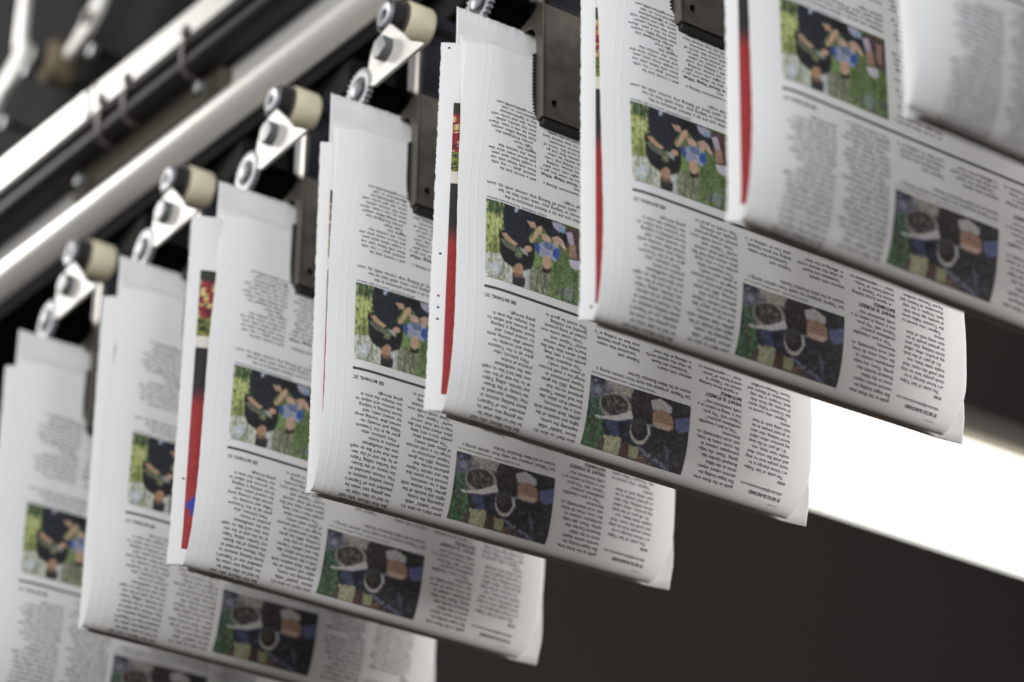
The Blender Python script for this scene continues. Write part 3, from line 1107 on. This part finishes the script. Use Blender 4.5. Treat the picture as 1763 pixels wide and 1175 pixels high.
    mb = MB().lathe([(.0105, .0), (.0105, .0134), (.0120, .0140), (.0128, .0130), (.0128, .0)], 32).moved(*p)
    smooth_by_angle(me := mb.mesh('flange_ring'))
    link('flange_ring', me, M['bracket'], g)
    mb = MB().lathe([(.0128, .0), (.0128, .0142), (.0140, .0150), (.0310, .0150), (.0325, .0140), (.0325, .0)], 40).moved(*p)
    smooth_by_angle(me := mb.mesh('cream_roller'))
    link('cream_roller', me, M['cream'], g)
    p2 = L(.045, -.0025, .3580)
    MB().tube(p2, (p2[0] + .02, p2[1], p2[2]), .005).build('axle', M['black'], g)
    return g


GLABEL = {
    -4: 'gripper carriage at the far lower left, above the paper cut by the left frame edge',
    -3: 'gripper carriage second from the left, cream roller just right of the lowest one',
    -2: 'gripper carriage third from the left, its pale toothed plate soft in focus',
    -1: 'gripper carriage with the clearest gear and largest cream roller, beside the rail end',
    0: 'dark steel gripper jaw clamping the sharpest newspaper, round hole in full view',
    1: 'dark steel gripper jaw tip at the top edge, clamping the paper before the window',
}
proto = make_gripper()
for k in range(-4, 2):
    g = proto if k == -4 else copy_tree(proto)
    g.location = place(k, GX, 0, GZ)
    tag(g, GLABEL[k], 'gripper', 'gripper carriages along the conveyor')

# ------------------------------------------------------------------ rail, cables and ties alongside the carriages
Q_RAIL_X = STEP.normalized()


def rp(kc, s, h):
    return place(kc, s, 0, h)


def extrude_rail(name, poly, k0, k1, mat, parent, smooth=False, bevel=0.0):
    """poly: list of (s, h), swept along the conveyor direction"""
    base = parent.location if parent else Vector()
    n = len(poly)
    vs = [tuple(rp(k0, s, h) - base) for s, h in poly] + [tuple(rp(k1, s, h) - base) for s, h in poly]
    fs = [tuple(range(n))[::-1], tuple(range(n, 2 * n))] + [(i, (i + 1) % n, n + (i + 1) % n, n + i) for i in range(n)]
    mb = MB().add(vs, fs)
    me = mb.mesh(name)
    if smooth:
        smooth_by_angle(me, 40)
    return link(name, me, mat, parent, bevel=bevel)


KA, KB = -9.0, 2.5
rail = empty('conveyor_rail', rp(KA, 0.065, 0.40))
tag(rail, 'bright aluminium conveyor rail rising diagonally across the upper left', 'rail')
arc = [(.066 + .022 * math.cos(t), .4345 + .0195 * math.sin(t)) for t in np.linspace(math.radians(265), math.radians(90), 15)]
extrude_rail('round_rail', [(.10, .4155)] + arc + [(.10, .454)], KA, KB, M['aluminium'], rail, True)
extrude_rail('web_plate', [(.062, .4545), (.100, .4545), (.100, .530), (.066, .530)], KA, KB, M['aluminium'], rail)
extrude_rail('upper_flange', [(.046, .5190), (.070, .5190), (.070, .5300), (.100, .5300), (.100, .5590), (.052, .5590), (.046, .5500)], KA, KB, M['aluminium'], rail, bevel=.0015)
extrude_rail('underside_plate', [(.056, .400), (.36, .400), (.36, .57), (.1005, .57), (.1005, .4145), (.056, .4145)], KA, KB, M['black'], rail)
extrude_rail('bracket', [(.052, .4555), (.0612, .4555), (.0612, .4770), (.052, .4760)], -4.62, -3.05, M['bracket'], rail, bevel=.0012)
extrude_rail('splice_plate', [(.0435, .5200), (.0458, .5200), (.0458, .5500), (.0435, .5480)], -7.2, -4.45, M['aluminium'], rail, bevel=.0006)
for kc in (-3.22, -4.50):
    c = rp(kc, .0515, .4670) - rail.location
    MB().tube(c, c - .006 * U, .0055, .0045, 16).build('bracket_bolt', M['dark_bolt'], rail)
for kc in (-5.85, -2.6):
    c = rp(kc, .062, .5590) - rail.location
    MB().tube(c, c + Vector((0, 0, .006)), .008, .006, 20).build('rail_bolt', M['dark_bolt'], rail)


def cable(name, s, h, r, label, ph):
    cu = bpy.data.curves.new(name, 'CURVE')
    cu.dimensions = '3D'
    sp = cu.splines.new('NURBS')
    ks = np.linspace(KA, KB, 30)
    sp.points.add(len(ks) - 1)
    base = rp(KA, s, h)
    for i, kc in enumerate(ks):
        p = rp(kc, s, h + .0005 * math.sin(kc * 1.3 + ph)) - base
        sp.points[i].co = (p.x, p.y, p.z, 1)
    sp.use_endpoint_u = True
    sp.order_u = 3
    cu.bevel_depth = r
    cu.bevel_resolution = 4
    ob = bpy.data.objects.new(name, cu)
    me = bpy.data.meshes.new_from_object(ob)
    bpy.data.objects.remove(ob)
    o = link(name, me, M['cable'], None, True)
    o.location = base
    return tag(o, label, 'cable', 'black cables strapped along the rail')


cable('cable', .0470, .5085, .0098, 'upper of the two black cables strapped along the bright rail', 0)
cable('cable', .0460, .4885, .0098, 'lower of the two black cables strapped along the bright rail', 0)


def cable_tie(kc, label, full=True):
    c = rp(kc, .0465, .4985)
    o = empty('cable_tie', c)
    cd = STEP.normalized()
    vs, fs = [], []
    n = 36
    for j, w in enumerate((-.0022, .0022)):
        for ro in (0, .0012):
            for i in range(n):
                t = 2 * math.pi * i / n
                # rounded oblong round both cables
                x = (.0102 + ro) * math.cos(t)
                y = (.0200 + ro) * (abs(math.sin(t)) ** .75) * (1 if math.sin(t) > 0 else -1)
                vs.append(cd * w + U * x + Z * y)
    for i in range(n):
        i2 = (i + 1) % n
        fs += [(i, i2, 2 * n + i2, 2 * n + i), (n + i, 3 * n + i, 3 * n + i2, n + i2), (i, n + i, n + i2, i2), (2 * n + i, 2 * n + i2, 3 * n + i2, 3 * n + i)]
    MB().add(vs, fs).build('strap', M['tie'], o)
    mb = MB()
    mb.box(-.0120, -.0060, -.004, .004, .0165, .0240)
    hd = mb.build('locking_head', M['tie'], o, bevel=.0008)
    hd.rotation_euler = (0, 0, PSI)
    if full:
        mb = MB()
        mb.tube((-.0095, 0, .021), (-.018, -.004, .032), .0014, .0009, 8)
        t = mb.build('tail', M['tie'], o)
        t.rotation_euler = (0, 0, PSI)
    return tag(o, label, 'cable tie', 'cable ties along the black cables')


cable_tie(-4.18, 'grey cable tie with bent tail, lowest of three round the two black cables')
cable_tie(-3.90, 'middle cable tie, its small head nubbing up from the upper black cable', False)
cable_tie(-3.28, 'cable tie nearest the top, a light nub beside the upper black cable', False)

# ------------------------------------------------------------------ the machine behind the rail, upper left
panel = empty('machine_panel', rp(-9, .135, .57))
tag(panel, 'black machine side panel behind the rail in the upper left corner', 'machine panel')
extrude_rail('panel_sheet', [(.135, .5725), (.150, .5725), (.150, 1.25), (.135, 1.25)], -11.0, 2.5, M['black'], panel)
extrude_rail('panel_ledge', [(.115, .602), (.135, .602), (.135, .612), (.115, .612)], -11.0, 2.5, M['blue_black'], panel)


def lever(pts, widths, label, hole=None):
    """pts: (kc, h) spine on the plane s=.10"""
    base = rp(pts[0][0], .10, pts[0][1])
    o = empty('lever_link', base)
    P = [rp(k, .10, h) - base for k, h in pts]
    left, right = [], []
    for i, p in enumerate(P):
        a = P[max(i - 1, 0)]
        b = P[min(i + 1, len(P) - 1)]
        t = (b - a).normalized()
        nrm = t.cross(U).normalized()
        left.append(p + nrm * widths[i])
        right.append(p - nrm * widths[i])
    ring = left + right[::-1]
    n = len(ring)
    vs = ring + [p + .006 * U for p in ring]
    MB().add(vs, [tuple(range(n)), tuple(range(n, 2 * n))[::-1]] + [(i, (i + 1) % n, n + (i + 1) % n, n + i) for i in range(n)]).build('arm', M['white_steel'], o, bevel=.0012)
    if hole:
        c = rp(hole[0], .10, hole[1]) - base
        MB().tube(c - .004 * U, c + .002 * U, .0062, .0068, 20).build('pivot_pin', M['bracket'], o)
    return tag(o, label, 'lever')


lever([(-5.62, .6885), (-5.52, .6940), (-5.38, .7040), (-5.30, .7130), (-5.20, .7300), (-5.12, .7460)], [.006, .009, .0135, .0145, .0115, .006],
      'white metal lever with dark pivot pin, upper left beyond the rail', (-5.345, .7085))
lever([(-6.29, .830), (-6.29, .790), (-6.285, .748)], [.0075, .0085, .010], 'upright pale lever at the far left, standing above the curved link')
lever([(-6.22, .7480), (-6.28, .7330), (-6.38, .7210), (-6.50, .7120), (-6.62, .690)], [.008, .0135, .014, .012, .008],
      'curved white link at the far left frame edge, below the upright lever')
c = rp(-5.86, .10, .7005)
wheel = empty('guide_roller', c, Q_LINE)
tag(wheel, 'blurred brownish guide roller between the two white levers, upper left', 'roller')
me = MB().lathe([(-.004, 0), (-.004, .012), (.002, .0195), (.022, .0195), (.024, .018), (.024, 0)], 32).mesh('wheel')
smooth_by_angle(me)
link('wheel', me, M['shaded_nylon'], wheel)
me = MB().lathe([(-.014, 0), (-.014, .009), (-.004, .0115), (-.004, 0)], 24).mesh('hub')
link('hub', me, M['black_rubber'], wheel)
for kc, h, lab in ((-5.224, .665, 'small bolt head right of the white lever with pivot pin'),
                   (-6.09, .7057, 'small bolt head left of the blurred brownish guide roller'),
                   (-6.316, .6658, 'small bolt head at the far left frame edge, below the curved link')):
    base = rp(kc, .10, h)
    o = empty('bolt', base, Q_LINE)
    MB().prism([(.0062 * math.cos(t), .0062 * math.sin(t)) for t in np.linspace(0, 2 * math.pi, 7)[:-1]], -.004, .002).build('hex_head', M['dark_bolt'], o, bevel=.0006)
    MB().tube((.002, 0, 0), (.036, 0, 0), .003, seg=12).build('shank', M['black'], o)
    tag(o, lab, 'bolt', 'bolts on the machine behind the rail')
